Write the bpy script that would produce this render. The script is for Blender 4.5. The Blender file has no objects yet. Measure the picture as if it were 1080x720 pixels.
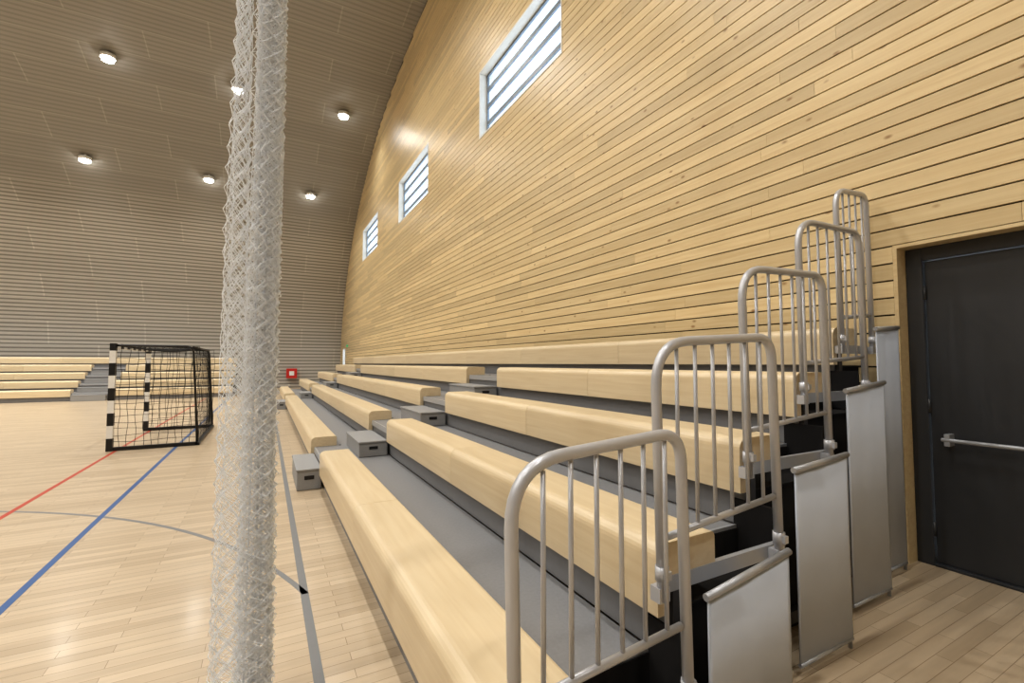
import bpy, bmesh, math, random
from mathutils import Vector, Matrix
random.seed(7)
S = bpy.context.scene
COL = S.collection

# ------------------------------------------------------------ helpers
def new_mat(name):
    m = bpy.data.materials.new(name); m.use_nodes = True
    nt = m.node_tree
    return m, nt, nt.nodes['Principled BSDF']

def simple(name, col, rough=0.5, metal=0.0, noise=0.06, scale=20, bump=0.0):
    m, nt, b = new_mat(name)
    tc = nt.nodes.new('ShaderNodeTexCoord')
    n = nt.nodes.new('ShaderNodeTexNoise'); n.inputs['Scale'].default_value = scale
    n.inputs['Detail'].default_value = 4
    nt.links.new(tc.outputs['Object'], n.inputs['Vector'])
    mx = nt.nodes.new('ShaderNodeMix'); mx.data_type = 'RGBA'
    mx.inputs['A'].default_value = (*[c*(1-noise) for c in col], 1)
    mx.inputs['B'].default_value = (*[min(1, c*(1+noise)) for c in col], 1)
    nt.links.new(n.outputs['Fac'], mx.inputs['Factor'])
    nt.links.new(mx.outputs['Result'], b.inputs['Base Color'])
    b.inputs['Roughness'].default_value = rough
    b.inputs['Metallic'].default_value = metal
    if bump:
        bp = nt.nodes.new('ShaderNodeBump'); bp.inputs['Strength'].default_value = bump
        nt.links.new(n.outputs['Fac'], bp.inputs['Height']); nt.links.new(bp.outputs['Normal'], b.inputs['Normal'])
    return m

def emis(name, col, st):
    m, nt, b = new_mat(name)
    b.inputs['Base Color'].default_value = (*col, 1)
    b.inputs['Emission Color'].default_value = (*col, 1)
    b.inputs['Emission Strength'].default_value = st
    return m

class MB:
    """mesh accumulator"""
    def __init__(s): s.v=[]; s.f=[]; s.m=[]; s.c=[]; s.sm=[]
    def add(s, vs, fs, mi=0, col=0.5, smooth=False):
        o=len(s.v); s.v+= [tuple(p) for p in vs]
        for f in fs:
            s.f.append([i+o for i in f]); s.m.append(mi); s.c.append(col); s.sm.append(smooth)
    def box(s, x0,x1,y0,y1,z0,z1, mi=0, col=0.5):
        vs=[(x0,y0,z0),(x1,y0,z0),(x1,y1,z0),(x0,y1,z0),(x0,y0,z1),(x1,y0,z1),(x1,y1,z1),(x0,y1,z1)]
        s.add(vs,[(0,3,2,1),(4,5,6,7),(0,1,5,4),(1,2,6,5),(2,3,7,6),(3,0,4,7)],mi,col)
    def prism(s, prof, y0, y1, mi=0, col=0.5):
        n=len(prof)
        vs=[(x,y0,z) for x,z in prof]+[(x,y1,z) for x,z in prof]
        fs=[[i,(i+1)%n,n+(i+1)%n,n+i] for i in range(n)]
        fs+=[list(range(n))[::-1], [n+i for i in range(n)]]
        s.add(vs,fs,mi,col)
    def tube(s, pts, r, n=8, mi=0, smooth=True, cap=True):
        pts=[Vector(p) for p in pts]
        t0=(pts[1]-pts[0]).normalized()
        a=Vector((0,0,1)) if abs(t0.z)<0.9 else Vector((1,0,0))
        nrm=(a-t0*a.dot(t0)).normalized()
        rings=[]
        for i,p in enumerate(pts):
            if i==0: t=t0
            elif i==len(pts)-1: t=(pts[i]-pts[i-1]).normalized()
            else: t=((pts[i]-pts[i-1]).normalized()+(pts[i+1]-pts[i]).normalized()).normalized()
            nrm=(nrm-t*nrm.dot(t)).normalized(); b=t.cross(nrm)
            rings.append([p+(nrm*math.cos(2*math.pi*k/n)+b*math.sin(2*math.pi*k/n))*r for k in range(n)])
        vs=[q for R in rings for q in R]; fs=[]
        for i in range(len(pts)-1):
            for k in range(n):
                fs.append((i*n+k,i*n+(k+1)%n,(i+1)*n+(k+1)%n,(i+1)*n+k))
        s.add(vs,fs,mi,0.5,smooth)
        if cap: 
            o=len(s.v)-len(vs)
            s.f.append([o+k for k in range(n)][::-1]); s.m.append(mi); s.c.append(.5); s.sm.append(False)
            L=(len(pts)-1)*n
            s.f.append([o+L+k for k in range(n)]); s.m.append(mi); s.c.append(.5); s.sm.append(False)
    def obj(s, name, mats, parent=None, bevel=0, fix=True):
        me=bpy.data.meshes.new(name); me.from_pydata(s.v,[],s.f)
        for m in mats: me.materials.append(m)
        me.polygons.foreach_set('material_index', s.m)
        me.polygons.foreach_set('use_smooth', s.sm)
        at=me.attributes.new('tone','FLOAT','FACE'); at.data.foreach_set('value', s.c)
        if fix:
            bm=bmesh.new(); bm.from_mesh(me); bmesh.ops.recalc_face_normals(bm, faces=bm.faces); bm.to_mesh(me); bm.free()
        me.update()
        ob=bpy.data.objects.new(name,me); COL.objects.link(ob)
        if parent: ob.parent=parent
        if bevel:
            bv=ob.modifiers.new('bevel','BEVEL'); bv.width=bevel; bv.segments=2; bv.limit_method='ANGLE'
        return ob

def empty(name, loc=(0,0,0), rz=0):
    e=bpy.data.objects.new(name,None); COL.objects.link(e); e.location=loc; e.rotation_euler=(0,0,rz); e.empty_display_size=.3
    return e

def round_path(pts, radii, n=6):
    P=[Vector(p) for p in pts]; out=[P[0]]
    for i in range(1,len(P)-1):
        r=radii[i-1]; a=(P[i-1]-P[i]).normalized(); b=(P[i+1]-P[i]).normalized()
        s_=P[i]+a*r; e_=P[i]+b*r
        for k in range(n+1):
            t=k/n; out.append(s_*(1-t)**2+P[i]*2*t*(1-t)+e_*t*t)
    out.append(P[-1]); return out

# ------------------------------------------------------------ materials
def wood_mat(name, c1, c2, axis='Y', knots=True, rough=0.38, toneamt=0.35):
    m, nt, b = new_mat(name); L=nt.links.new; N=nt.nodes.new
    tc=N('ShaderNodeTexCoord'); at=N('ShaderNodeAttribute'); at.attribute_name='tone'
    add=N('ShaderNodeVectorMath'); add.operation='MULTIPLY_ADD'
    L(at.outputs['Fac'], add.inputs[0]); add.inputs[1].default_value=(31,17,13); L(tc.outputs['Object'], add.inputs[2])
    mp=N('ShaderNodeMapping'); L(add.outputs[0], mp.inputs['Vector'])
    sc={'Y':(14,0.9,22),'X':(0.9,14,22)}[axis]
    mp.inputs['Scale'].default_value=sc
    n=N('ShaderNodeTexNoise'); n.inputs['Scale'].default_value=1.6; n.inputs['Detail'].default_value=5; n.inputs['Distortion'].default_value=.6
    L(mp.outputs[0], n.inputs['Vector'])
    mx=N('ShaderNodeMix'); mx.data_type='RGBA'; mx.inputs['A'].default_value=(*c1,1); mx.inputs['B'].default_value=(*c2,1)
    cr=N('ShaderNodeMapRange'); cr.inputs['From Min'].default_value=.3; cr.inputs['From Max'].default_value=.75
    L(n.outputs['Fac'], cr.inputs['Value']); L(cr.outputs[0], mx.inputs['Factor'])
    hs=N('ShaderNodeHueSaturation'); L(mx.outputs['Result'], hs.inputs['Color'])
    tr=N('ShaderNodeMapRange'); L(at.outputs['Fac'],tr.inputs['Value']); tr.inputs['To Min'].default_value=1-toneamt/2; tr.inputs['To Max'].default_value=1+toneamt/2
    L(tr.outputs[0], hs.inputs['Value'])
    out=hs.outputs['Color']
    if knots:
        mk=N('ShaderNodeMapping'); mk.inputs['Scale'].default_value=(0,1.7,3.2); L(add.outputs[0], mk.inputs['Vector'])
        v=N('ShaderNodeTexVoronoi'); v.inputs['Scale'].default_value=2.0; v.inputs['Randomness'].default_value=1
        L(mk.outputs[0], v.inputs['Vector'])
        kr=N('ShaderNodeMapRange'); kr.inputs['From Min'].default_value=.04; kr.inputs['From Max'].default_value=.12; kr.inputs['To Min'].default_value=.8; kr.inputs['To Max'].default_value=0
        L(v.outputs['Distance'], kr.inputs['Value'])
        m2=N('ShaderNodeMix'); m2.data_type='RGBA'; L(kr.outputs[0], m2.inputs['Factor']); L(out, m2.inputs['A']); m2.inputs['B'].default_value=(.27,.13,.045,1)
        out=m2.outputs['Result']
    L(out, b.inputs['Base Color']); b.inputs['Roughness'].default_value=rough
    return m

M_pine = wood_mat('pine_cladding', (.735,.60,.365), (.63,.48,.265), rough=.36, toneamt=.27)
M_bench = wood_mat('birch_plywood', (.72,.60,.41), (.645,.515,.33), knots=False, rough=.32, toneamt=.10)
M_dark = simple('dark_backing', (.035,.027,.018), .9)
M_deck = simple('grey_deck', (.235,.235,.24), .5, noise=.12, scale=60)
M_kick = simple('grey_riser', (.21,.21,.215), .5)
M_step = simple('grey_step_box', (.30,.30,.30), .6, noise=.1, scale=80)
M_steel = simple('grey_powder_steel', (.42,.43,.45), .35, metal=.35, noise=.03)
M_dsteel = simple('dark_under_steel', (.045,.045,.048), .5, noise=.03)
M_black = simple('black_void_shade', (.008,.007,.007), .95)  # near-black colour standing in for the shade beneath the decks
M_rail = simple('light_grey_tube', (.52,.53,.56), .3, metal=.3, noise=.02)
M_door = simple('dark_grey_door', (.036,.038,.042), .45, noise=.05)
M_white = simple('white_paint', (.8,.8,.78), .4)
M_blackp = simple('black_paint', (.012,.012,.013), .4)
M_cord = simple('black_cord', (.015,.015,.015), .8)
M_red = simple('red_paint', (.55,.03,.025), .4)
M_reveal = simple('window_reveal', (.78,.75,.68), .5)
M_wframe = simple('window_frame_grey', (.20,.24,.29), .4)
M_net, nt, bs = new_mat('white_net_cord')
bs.inputs['Base Color'].default_value=(.95,.97,1,1); bs.inputs['Roughness'].default_value=.4
tl=nt.nodes.new('ShaderNodeBsdfTranslucent'); tl.inputs[0].default_value=(.96,.98,1,1)
ms=nt.nodes.new('ShaderNodeMixShader'); ms.inputs[0].default_value=.45
nt.links.new(bs.outputs[0],ms.inputs[1]); nt.links.new(tl.outputs[0],ms.inputs[2]); nt.links.new(ms.outputs[0],nt.nodes['Material Output'].inputs[0])

def floor_mat():
    m, nt, b = new_mat('maple_parquet'); L=nt.links.new; N=nt.nodes.new
    tc=N('ShaderNodeTexCoord')
    br=N('ShaderNodeTexBrick'); L(tc.outputs['Object'], br.inputs['Vector'])
    br.inputs['Scale'].default_value=1; br.inputs['Brick Width'].default_value=.62; br.inputs['Row Height'].default_value=.068
    br.inputs['Mortar Size'].default_value=.0014; br.inputs['Mortar Smooth'].default_value=.3; br.inputs['Bias'].default_value=-.1
    br.offset=.37; br.squash=1
    br.inputs['Color1'].default_value=(.585,.475,.34,1); br.inputs['Color2'].default_value=(.46,.36,.245,1); br.inputs['Mortar'].default_value=(.24,.17,.10,1)
    mp=N('ShaderNodeMapping'); mp.inputs['Scale'].default_value=(1.2,16,1); L(tc.outputs['Object'], mp.inputs['Vector'])
    n=N('ShaderNodeTexNoise'); n.inputs['Scale'].default_value=1.3; n.inputs['Detail'].default_value=5; L(mp.outputs[0], n.inputs['Vector'])
    mr=N('ShaderNodeMapRange'); mr.inputs['To Min'].default_value=.8; mr.inputs['To Max'].default_value=1.16; L(n.outputs['Fac'], mr.inputs['Value'])
    hs=N('ShaderNodeHueSaturation'); L(br.outputs['Color'], hs.inputs['Color']); L(mr.outputs[0], hs.inputs['Value'])
    L(hs.outputs[0], b.inputs['Base Color']); b.inputs['Roughness'].default_value=.33
    b.inputs['Coat Weight'].default_value=.2; b.inputs['Coat Roughness'].default_value=.15
    return m
M_floor=floor_mat()

def ceil_mat():
    m, nt, b = new_mat('ribbed_acoustic_ceiling'); L=nt.links.new; N=nt.nodes.new
    uv=N('ShaderNodeUVMap'); uv.uv_map='UVMap'
    sp=N('ShaderNodeSeparateXYZ'); L(uv.outputs[0], sp.inputs[0])
    def math_(op,a,bv=None,c=None):
        n=N('ShaderNodeMath'); n.operation=op
        for i,x in enumerate((a,bv,c)):
            if x is None: continue
            if isinstance(x,(int,float)): n.inputs[i].default_value=x
            else: L(x,n.inputs[i])
        return n.outputs[0]
    V=sp.outputs['Y']
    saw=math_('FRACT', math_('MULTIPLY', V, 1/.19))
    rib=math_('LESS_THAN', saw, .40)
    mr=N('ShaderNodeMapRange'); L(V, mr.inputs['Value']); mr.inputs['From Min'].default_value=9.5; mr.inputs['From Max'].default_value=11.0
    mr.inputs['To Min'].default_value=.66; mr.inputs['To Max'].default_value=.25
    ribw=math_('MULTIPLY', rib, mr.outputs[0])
    br=N('ShaderNodeTexBrick'); L(uv.outputs[0], br.inputs['Vector'])
    br.inputs['Scale'].default_value=1; br.inputs['Brick Width'].default_value=3.6; br.inputs['Row Height'].default_value=1.14
    br.inputs['Mortar Size'].default_value=.018; br.inputs['Mortar Smooth'].default_value=.1
    br.inputs['Color1'].default_value=(.335,.32,.29,1); br.inputs['Color2'].default_value=(.305,.29,.262,1); br.inputs['Mortar'].default_value=(.42,.40,.36,1)
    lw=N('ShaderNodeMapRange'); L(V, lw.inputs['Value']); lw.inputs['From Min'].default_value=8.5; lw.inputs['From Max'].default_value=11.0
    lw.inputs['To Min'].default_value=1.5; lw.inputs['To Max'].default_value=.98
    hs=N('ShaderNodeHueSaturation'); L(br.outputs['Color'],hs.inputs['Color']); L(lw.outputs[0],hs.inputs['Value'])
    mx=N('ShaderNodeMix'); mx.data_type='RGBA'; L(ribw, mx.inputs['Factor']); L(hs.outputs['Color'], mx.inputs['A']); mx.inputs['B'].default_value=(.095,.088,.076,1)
    L(mx.outputs['Result'], b.inputs['Base Color']); b.inputs['Roughness'].default_value=.5
    return m
M_ceil=ceil_mat()

# ------------------------------------------------------------ vault profile
half=[(29.3,0),(29.25,2.0),(28.9,3.7),(27.6,6.0),(25.6,8.1),(23.5,9.5),(20.9,10.75),(18.6,11.5),(16.2,11.9),(14.0,12.15),(12,12.27),(10,12.3)]
def chaikin(p):
    o=[p[0]]
    for a,b in zip(p,p[1:]):
        o.append((a[0]*.75+b[0]*.25,a[1]*.75+b[1]*.25)); o.append((a[0]*.25+b[0]*.75,a[1]*.25+b[1]*.75))
    o.append(p[-1]); return o
half=chaikin(chaikin(half))
prof=half+[(20-y,z) for y,z in half[::-1][1:]]
def ymax(z):
    for a,b in zip(half,half[1:]):
        if a[1]<=z<=b[1]:
            t=(z-a[1])/max(1e-6,(b[1]-a[1])); return a[0]+(b[0]-a[0])*t
    return None
XW=4.0; XL=-34.0
me=bpy.data.meshes.new('ceiling'); vs=[];fs=[]
s=0; arc=[0]
for a,b in zip(prof,prof[1:]): s+=math.dist(a,b); arc.append(s)
tot=arc[-1]; arc=[min(a,tot-a) for a in arc]
for (y,z) in prof: vs+=[(XL,y,z),(XW+.4,y,z)]
for i in range(len(prof)-1): fs.append((2*i,2*i+1,2*i+3,2*i+2))
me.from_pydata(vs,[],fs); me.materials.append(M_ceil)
uvl=me.uv_layers.new(name='UVMap')
for p in me.polygons:
    p.use_smooth=True
    for li in p.loop_indices:
        vi=me.loops[li].vertex_index; uvl.data[li].uv=(vs[vi][0], arc[vi//2])
ceil=bpy.data.objects.new('ceiling',me); COL.objects.link(ceil)

b=MB(); b.box(XL,XW+.4,-9.4,29.4,-.1,0); b.obj('floor',[M_floor])
b=MB(); n=len(prof); b.add([(XL+.02,y,z) for y,z in prof],[list(range(n))]); b.obj('wall_left',[M_pine])

# clad gable wall
P=.125
OPEN=[(5.7,8.85,6.25,7.75),(12.4,15.7,6.25,7.75),(19.1,22.4,6.25,7.75),(.3,1.56,0,2.25),(27.3,28.2,1.0,2.25)]
def intervals(z0,z1,a,b_):
    iv=[(a,b_)]
    for (p,q,r,t) in OPEN:
        if z0<t-1e-4 and z1>r+1e-4:
            o=[]
            for (c,d) in iv:
                if q<=c or p>=d: o.append((c,d))
                else:
                    if p>c: o.append((c,p))
                    if q<d: o.append((q,d))
            iv=o
    return iv
bb=MB(); bk=MB(); z=0
while z<12.3:
    z1=z+P
    ym=ymax(min(z1,12.28)) or 10.2
    ym2=ymax(min(z,12.28)) or 10.2
    for (c,d) in intervals(z,z1,20-ym2,ym2): bk.box(XW,XW+.34,c,d,z,z1)
    for (c,d) in intervals(z,z1,20-ym+.01,ym-.01):
        y=c
        first=True
        while y<d-.01:
            L=random.uniform(1.5,4.8) if first else random.uniform(3.0,4.8); first=False
            e=min(d,y+L)
            if d-e<.6: e=d
            bb.box(XW-.022,XW-.001,y+.001,e-.001,z+.005,z1-.007,0,random.random())
            y=e
    z=z1
wall=bk.obj('wall_right',[M_dark])
bb.obj('wall_right_pine_cladding',[M_pine],parent=wall)

# windows
M_glass,nt,bs=new_mat('window_glass')
tr=nt.nodes.new('ShaderNodeBsdfTransparent'); mxs=nt.nodes.new('ShaderNodeMixShader'); mxs.inputs[0].default_value=.08
tr.inputs[0].default_value=(.92,.96,1,1)
bs.inputs['Roughness'].default_value=.05; bs.inputs['Base Color'].default_value=(.7,.8,.9,1)
nt.links.new(tr.outputs[0],mxs.inputs[1]); nt.links.new(bs.outputs[0],mxs.inputs[2]); nt.links.new(mxs.outputs[0],nt.nodes['Material Output'].inputs[0])
for k,(a,c,z0,z1) in enumerate(OPEN[:3]+OPEN[4:]):
    w=MB()
    t=.03
    w.box(XW-.03,XW+.34,a,a+t,z0,z1,0); w.box(XW-.03,XW+.34,c-t,c,z0,z1,0)
    w.box(XW-.03,XW+.34,a+t,c-t,z0,z0+t,0); w.box(XW-.03,XW+.34,a+t,c-t,z1-t,z1,0)
    x0,x1=XW+.14,XW+.18; f=.045
    w.box(x0,x1,a+t,a+t+f,z0+t,z1-t,1); w.box(x0,x1,c-t-f,c-t,z0+t,z1-t,1)
    w.box(x0,x1,a+t+f,c-t-f,z0+t,z0+t+f,1); w.box(x0,x1,a+t+f,c-t-f,z1-t-f,z1-t,1)
    nb=3 if k<3 else 1
    for i in range(1,nb+1):
        zc=z0+(z1-z0)*i/(nb+1); w.box(x0,x1,a+t+f,c-t-f,zc-.045,zc+.045,1)
    w.box(XW+.158,XW+.162,a+t+f,c-t-f,z0+t+f,z1-t-f,2)
    w.obj('window_%d'%(k+1),[M_reveal,M_wframe,M_glass])

# door, recessed into the wall
DX=.10
w=MB()
w.box(XW-.024,XW+.3,1.535,1.559,0,2.249,0); w.box(XW-.024,XW+.3,.301,.325,0,2.249,0); w.box(XW-.024,XW+.3,.325,1.535,2.225,2.249,0)
w.obj('trim_1',[M_pine])
d=empty('door_1')
w=MB()
w.box(XW+DX,XW+DX+.11,1.44,1.533,0,2.223); w.box(XW+DX,XW+DX+.11,.327,.42,0,2.223); w.box(XW+DX,XW+DX+.11,.42,1.44,2.13,2.223)
w.box(XW+DX,XW+DX+.11,.42,1.44,0,.02)
w.obj('door_frame',[M_door],d,.004)
w=MB(); w.box(XW+DX+.03,XW+DX+.08,.425,1.435,.022,2.125); w.obj('door_leaf',[M_door],d,.003)
w=MB()
xb=XW+DX-.04
w.tube([(xb,.5,.88),(xb,1.36,.88)],.014,10,0)
for yy in (.53,1.33): w.box(xb-.01,xb+.07,yy-.015,yy+.015,.84,.92,0)
w.obj('push_bar',[M_steel],d,.002)
w=MB()
for zz in (.25,1.1,1.9): w.tube([(XW+DX+.02,1.438,zz-.05),(XW+DX+.02,1.438,zz+.05)],.012,8)
w.obj('hinges',[M_door],d)

# ------------------------------------------------------------ grandstand
XN=[.549,1.28,2.01,2.74,3.47]
SE=[.426,.732,1.038,1.344,1.650]
DK=[.300,.606,.912,1.218,1.524]
def build_stand(parent, ye, yf, aisles, xback=3.93):
    bench=MB(); deck=MB(); kick=MB(); steps=MB(); void=MB(); frame=MB(); plugs=MB(); under=MB()
    for i in range(5):
        X,Sz,D=XN[i],SE[i],DK[i]
        xn=XN[i+1] if i<4 else xback-.06
        y0,y1=ye[i],yf[i]
        g_=.25   # open framed bay at the stand end
        deck.box(X+.055,xn+.05,y0+g_,y1-.03,D-.03,D-.001)
        frame.box(X+.32,xn+.05,y0+g_-.015,y0+g_,D-.05,D+.003)
        void.box(X+.09,xn+.055,y0+.03,y0+g_-.016,D-.15,D-.14)  # void: added black sheets that paint the darkness of the open bay
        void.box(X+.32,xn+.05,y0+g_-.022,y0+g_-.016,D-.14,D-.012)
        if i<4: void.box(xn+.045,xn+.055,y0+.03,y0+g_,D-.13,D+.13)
        for (p,q) in ((y0,y0+.022),(y1-.03,y1)):
            frame.box(X+.055,xn+.05,p,q,D-.055,D+.004)
        zb=DK[i-1] if i>0 else 0
        kick.box(X+.06,X+.075,y0+.03,y1-.03,zb+.001,D-.031)
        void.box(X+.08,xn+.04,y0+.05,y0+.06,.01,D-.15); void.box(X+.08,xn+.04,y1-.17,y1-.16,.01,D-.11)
        under.box(X+.08,X+.12,y0+.005,y0+.045,0,D-.055); under.box(X+.08,X+.13,y1-.10,y1-.05,0,D-.10)
        under.box(X+.12,xn+.04,y0+.01,y0+.045,.06,.12); under.box(X+.13,xn+.04,y1-.09,y1-.05,.06,.12)
        r=.055
        pr=[(X,Sz-.26)]
        for k in range(7):
            a=math.pi-k*math.pi/12; pr.append((X+r+r*math.cos(a), Sz-r+r*math.sin(a)))
        for k in range(4):
            a=math.pi/2-k*math.pi/6; pr.append((X+.315-.02+.02*math.cos(a), Sz-.02+.02*math.sin(a)))
        pr+=[(X+.315,D+.001),(X+.05,D+.001),(X+.05,Sz-.26)]
        iv=[(y0,y1)]
        if i<4:
            for (p,q) in aisles:
                iv=[w_ for (c,d_) in iv for w_ in (((c,p),(q,d_)) if c<p and q<d_ else ((c,d_),))]
        for (c,d_) in iv:
            nseg=max(1,round((d_-c)/2.1)); L=(d_-c)/nseg
            for k in range(nseg):
                bench.prism(pr,c+k*L+.002,c+(k+1)*L-.002,0,random.random())
        for (p,q) in aisles:
            if i<4: frame.box(X+.035,X+.056,p+.03,q-.03,D-.06,D+.003)
            base=DK[i-1] if i>0 else 0.0
            if i==4: continue
            hh=(D-base)*.52 if i>0 else .21
            dx=.33 if i>0 else .25
            xa=X+.03-dx; xb_=X+.03
            steps.box(xa,xb_,p+.06,q-.06,base+.002,base+hh)
            steps.box(xa-.008,xb_,p+.05,q-.05,base+hh,base+hh+.022)
            plugs.box((xa+xb_)/2-.05,(xa+xb_)/2+.05,p+.055,p+.061,base+hh*.55,base+hh*.75)  # handle hole: its dark inside painted as a black block
        y=y0+.5
        while y<y1-.4:
            plugs.tube([(X+.36,y,D-.001),(X+.36,y,D+.004)],.014,8,0,False); y+=.55
    bench.obj('bench_seats',[M_bench],parent); deck.obj('deck_boards',[M_deck],parent)
    kick.obj('risers',[M_kick],parent); steps.obj('aisle_step_boxes',[M_step],parent,.006)
    void.obj('void_shade_sheets',[M_black],parent); frame.obj('steel_frame',[M_steel],parent)
    under.obj('under_structure',[M_dsteel],parent)
    plugs.obj('plugs_and_dark_slots',[M_blackp],parent)

gs=empty('telescopic_grandstand')
YE=[1.11,1.245,1.42,1.565,1.72]
build_stand(gs,YE,[21.5]*5,[(5.5,6.55),(15.5,16.55)])
gs2=empty('telescopic_grandstand',(0,22.0,0),math.pi/2)
build_stand(gs2,[1.2]*5,[24]*5,[(5.2,6.3),(14.4,15.5)])

def guardrail(y,xl,xr,ztl,ztr,zb,lowl,lowr):
    g=MB(); r=.019
    P0=[(xl+.01,y,zb-.05),(xl-.01,y,ztl),(xr-.02,y,ztr),(xr,y,zb-.05)]
    w_=xr-xl; ra=min(.17,w_*.3); rb=min(.10,w_*.2)
    path=round_path(P0,[ra,rb],8)
    g.tube(path,r,12)
    g.tube([(xl+.005,y,lowl),(xr-.03,y,lowr)],.013,8)
    nb=6 if w_>.6 else 4
    for k in range(1,nb+1):
        t=k/(nb+1); x=xl+w_*t
        zt=ztl+(ztr-ztl)*t
        if t*w_<ra: zt-= (ra-t*w_)**2/ra*.9
        if (1-t)*w_<rb: zt-=(rb-(1-t)*w_)**2/rb*.9
        g.tube([(x,y,lowl+(lowr-lowl)*t),(x,y,zt)],.0075,8)
    for x in (xl+.01,xr):
        g.box(x-.025,x+.025,y-.012,y+.034,zb-.055,zb-.003)
        g.tube([(x,y,zb+.02),(x,y,zb+.07)],.025,10)
        g.box(x-.012,x+.012,y-.034,y-.018,zb+.03,zb+.06)
    return g.obj('guardrail',[M_rail])
GR=[(.585,1.235,1.13,1.175,DK[0],.50,.55),
    (1.255,1.96,1.475,1.515,DK[1],.77,.83),
    (2.01,2.72,1.86,1.885,DK[2],1.08,1.13),
    (2.75,3.46,2.245,2.265,DK[3],1.40,1.44),
    (3.50,3.93,2.62,2.65,DK[4],1.72,1.75)]
for i,gdat in enumerate(GR):
    guardrail(YE[i]-.035,*gdat)

def side_panel(x0,x1,y,h0,h1):
    b=MB(); n=24; vs=[];fs=[]
    for k in range(n+1):
        t=k/n; x=x0+(x1-x0)*t; dy=.002*math.sin(t*5)+.0007*math.sin(t*17+1)
        h=h0+(h1-h0)*t
        vs+=[(x,y+dy,.05),(x,y+dy,h),(x,y+dy+.006,.05),(x,y+dy+.006,h)]
    for k in range(n):
        o=4*k; q=4*(k+1)
        fs+=[(o,q,q+1,o+1),(o+2,o+3,q+3,q+2),(o+1,q+1,q+3,o+3),(o,o+2,q+2,q)]
    fs+=[(0,1,3,2),(4*n,4*n+2,4*n+3,4*n+1)]
    b.add(vs,fs,0,.5,True)
    b.tube([(x0-.01,y+.003,h0+.008),(x1+.01,y+.003,h1+.008)],.014,10,1)
    b.tube([(x0,y+.003,.05),(x1,y+.003,.05)],.010,8,1)
    b.tube([(x1+.0,y+.012,.0),(x1+.0,y+.012,h1)],.010,8,1)
    b.obj('side_curtain_panel',[M_cloth,M_steel])
M_cloth=simple('silver_cloth',(.49,.53,.60),.55,metal=.05,noise=.08,scale=4)
side_panel(1.37,1.84,1.10,.58,.645)
side_panel(2.13,2.57,1.23,.905,.935)
side_panel(2.91,3.34,1.38,1.235,1.275)
side_panel(3.56,3.86,1.50,1.62,1.64)

# ------------------------------------------------------------ handball goal
goal=empty('handball_goal')
gx0,gx1,gy0,gy1,gh=-2.16,-1.0,9.5,12.0,1.72
g=MB(); a=.04
for yy in (gy0,gy1):
    z=.003;k=0
    while z<gh-.001:
        z2=min(gh,z+.2); g.box(gx0-a,gx0+a,yy-a,yy+a,z,z2,k%2); z=z2;k+=1
y=gy0+a;k=1
while y<gy1-a-.001:
    y2=min(gy1-a,y+.2); g.box(gx0-a,gx0+a,y,y2,gh-2*a,gh,k%2); y=y2;k+=1
g.obj('striped_front_frame',[M_blackp,M_white],goal)
g=MB()
for yy in (gy0,gy1):
    g.box(gx0+a,gx1,yy-.03,yy+.03,.003,.06)
    g.tube(round_path([(gx0+a,yy,gh-.03),(gx1-.1,yy,gh-.03),(gx1,yy,.06)],[.12],6),.018,8)
g.box(gx1-.03,gx1+.03,gy0-.03,gy1+.03,.003,.05)
g.tube([(gx1-.1,gy0,gh-.04),(gx1-.1,gy1,gh-.04)],.015,8)
g.obj('rear_frame',[M_blackp],goal)
g=MB(); rc=.0036
def grid(o,u,v,nu,nv,sag):
    o,u,v=Vector(o),Vector(u),Vector(v); nn=u.cross(v).normalized()
    def pt(i,j): 
        s_,t=i/nu,j/nv
        return o+u*s_+v*t+nn*sag*math.sin(math.pi*s_)*math.sin(math.pi*t)+u.normalized()*.012*math.sin(i*1.7+j*1.1)+v.normalized()*.012*math.sin(j*2.3+i*.7)
    for i in range(nu+1): g.tube([pt(i,j) for j in range(nv+1)],rc,4,0,False,False)
    for j in range(nv+1): g.tube([pt(i,j) for i in range(nu+1)],rc,4,0,False,False)
W=gy1-gy0; Dp=gx1-gx0
for yy,sg in ((gy0,.05),(gy1,-.05)): grid((gx0,yy,.04),(Dp,0,0),(0,0,gh-.08),11,16,sg)
grid((gx1-.02,gy0,.04),(0,W,0),(-.08,0,gh-.08),22,15,.08)
grid((gx0,gy0,gh-.04),(Dp-.1,0,0),(0,W,0),10,22,-.06)
g.obj('goal_net',[M_cord],goal)

# ------------------------------------------------------------ court lines
LM=MB()
def line(pts,w,mi):
    P_=[Vector((p[0],p[1],0)) for p in pts]; vs=[];fs=[]
    h=.001+.0002*mi
    for i,p in enumerate(P_):
        t=(P_[min(i+1,len(P_)-1)]-P_[max(i-1,0)]).normalized(); n_=Vector((-t.y,t.x,0))*w/2
        for q in (p+n_,p-n_): vs+=[(q.x,q.y,.0),(q.x,q.y,h)]
    for i in range(len(P_)-1):
        o=4*i;q=o+4
        fs+=[(o+1,o+3,q+3,q+1),(o,o+1,q+1,q),(o+3,o+2,q+2,q+3)]
    LM.add(vs,fs,mi)
M_lr=simple('line_red',(.45,.05,.02),.4); M_lb=simple('line_blue',(.03,.10,.28),.4); M_lg=simple('line_grey',(.20,.205,.21),.4)
line([(-2.08,-9),(-2.08,22)],.045,2)
line([(-1.29,-9),(-1.29,22)],.045,1)
line([(.24,-9),(.24,22)],.045,0)
cx,cy,R=-4.87,1.53,5.35
line([(cx+R*math.cos(t),cy+R*math.sin(t)) for t in [math.radians(17+i*2) for i in range(70)]],.035,0)
LM.obj('court_line_markings',[M_lg,M_lb,M_lr],None,0,False)

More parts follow.
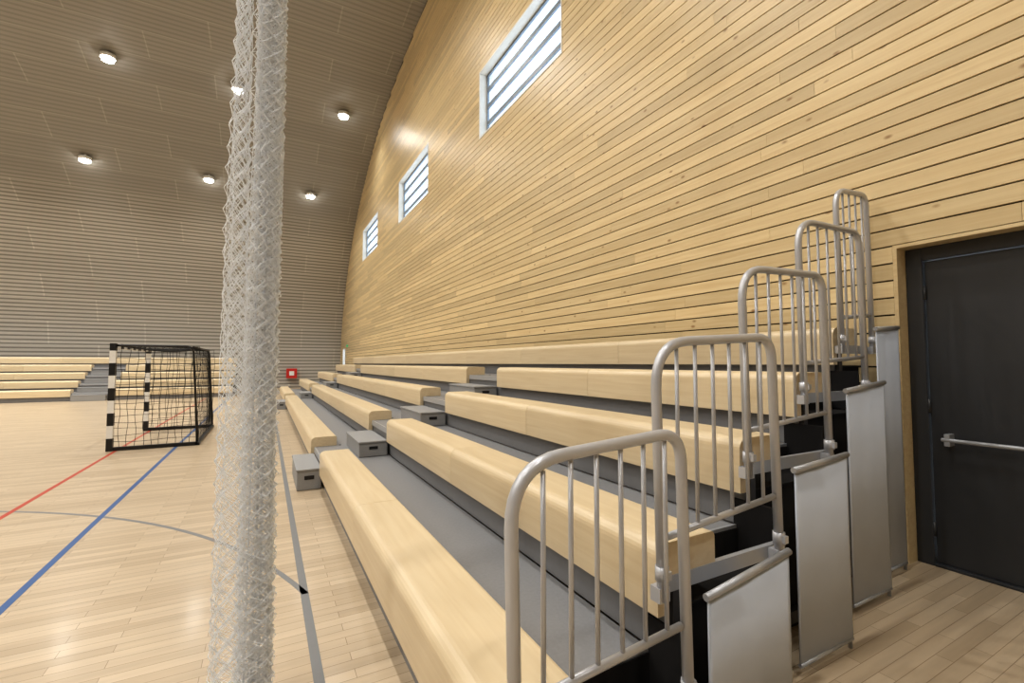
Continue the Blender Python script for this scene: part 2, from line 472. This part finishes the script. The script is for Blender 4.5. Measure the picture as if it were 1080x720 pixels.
# ------------------------------------------------------------ divider net
dn=empty('divider_net')
def bundle(name,cx,cy,ns,rx,ry,f1,f2,rad,step,seed,flare=.17):
    rnd=random.Random(seed); b=MB()
    px=[(rx*math.sin(k*f1+seed)*rnd.uniform(.6,1.05), ry*math.cos(k*f2+seed)*rnd.uniform(.6,1.05)) for k in range(ns+1)]
    nl=int(11.5/step)
    def sc(z): return max(.5,1.12-flare*z)
    def base(k,z):
        s_=sc(z); k=max(0,min(ns,k))
        w1=.008*math.sin(z*2.1+k*1.3)+.006*math.sin(z*5.3+k*2.1)
        return (cx+px[k][0]*s_+w1, cy+px[k][1]*s_+w1*.7)
    for k in range(ns):
        pts=[]
        for j in range(nl+1):
            z=.02+j*step
            o=base(k,z); q=base(k+1,z) if (j+k)%2==0 else base(k-1,z)
            pts.append(((o[0]+q[0])/2,(o[1]+q[1])/2,z+rnd.uniform(-.004,.004)))
        b.tube(pts,rad,3,0,False,False)
    return b.obj(name,[M_net],dn)
bundle('dense_folds',-.014,2.17,64,.082,.045,1.17,.71,.0018,.042,3,.08)
bundle('tight_core',.010,2.16,34,.060,.03,1.37,.9,.0020,.038,11,.05)
bundle('loose_folds',-.115,2.22,40,.072,.05,.93,.61,.0016,.045,5,.2)
b=MB()
for k in range(3):
    ox=-.05+.045*k; b.tube([(ox+.008*math.sin(z*.9+k*2),2.17+.02*math.cos(z*.7+k),z*1.0+.02) for z in [i*.25 for i in range(47)]],.004,6)
b.obj('lacing_ropes',[M_net],dn)
b=MB()
b.box(-14,3.8,2.12,2.24,11.52,11.62); b.obj('net_track',[M_steel],dn)

# ------------------------------------------------------------ lamps
M_lamp=emis('lamp_emitter',(1,.98,.93),30)
def zroof(y):
    y=abs(y-10)+10
    for a_,b_ in zip(half,half[1:]):
        if b_[0]<=y<=a_[0]: 
            t=(y-a_[0])/((b_[0]-a_[0]) or 1e-6); return a_[1]+(b_[1]-a_[1])*t
for (yy,x0,E) in ((23.3,1.7,600),(18.7,2.5,600),(13.0,0.2,740),(7.0,.2,770),(1.3,.2,620),(-3.3,.2,380)):
    for k in range(7):
        x=x0-k*(4.05 if yy>20 else 3.6 if yy>15 else 4.6)
        zr=zroof(yy)-.22
        b=MB()
        b.tube([(x,yy,zr),(x,yy,zr+.13)],.20,20,0); b.tube([(x,yy,zr+.13),(x,yy,zr+.30)],.03,8,0)
        b.tube([(x,yy,zr-.07),(x,yy,zr-.001)],.16,20,1,False)
        lo=b.obj('ceiling_downlight',[M_white,M_lamp])
        e_=E*(.4 if (k==0 and yy>15) else 1)
        ld=bpy.data.lights.new('lamp_spot','SPOT'); ld.energy=e_; ld.spot_size=math.radians(155); ld.spot_blend=1.0; ld.shadow_soft_size=.16; ld.color=(1,.975,.93)
        l=bpy.data.objects.new('lamp_spot',ld); COL.objects.link(l); l.location=(x,yy,zr-.3); l.parent=lo

b=MB(); b.box(1.05,1.6,28.95,29.15,.55,1.1,0); b.box(1.2,1.45,28.94,28.95,.7,.95,1); b.obj('fire_hose_cabinet',[M_red,M_white])
b=MB(); b.box(XW-.08,XW-.03,26.4,26.65,2.3,2.42,0); b.obj('exit_sign',[emis('exit_green',(.03,.3,.12),.6)])

# ------------------------------------------------------------ world & camera
wd=bpy.data.worlds.new('world'); S.world=wd; wd.use_nodes=True
bg=wd.node_tree.nodes['Background']; bg.inputs[0].default_value=(.78,.89,1,1); bg.inputs[1].default_value=3.2
cam=bpy.data.cameras.new('camera'); co=bpy.data.objects.new('camera',cam); COL.objects.link(co)
cam.lens=16; cam.sensor_width=36; co.location=(0,0,1.4)
co.rotation_euler=(math.radians(90+2.74),0,math.radians(-28.4))
cam.clip_start=.02; cam.clip_end=200
S.camera=co
S.view_settings.view_transform='Standard'
try: S.view_settings.look='Medium High Contrast'
except Exception as ex: print('look',ex)
S.view_settings.exposure=0
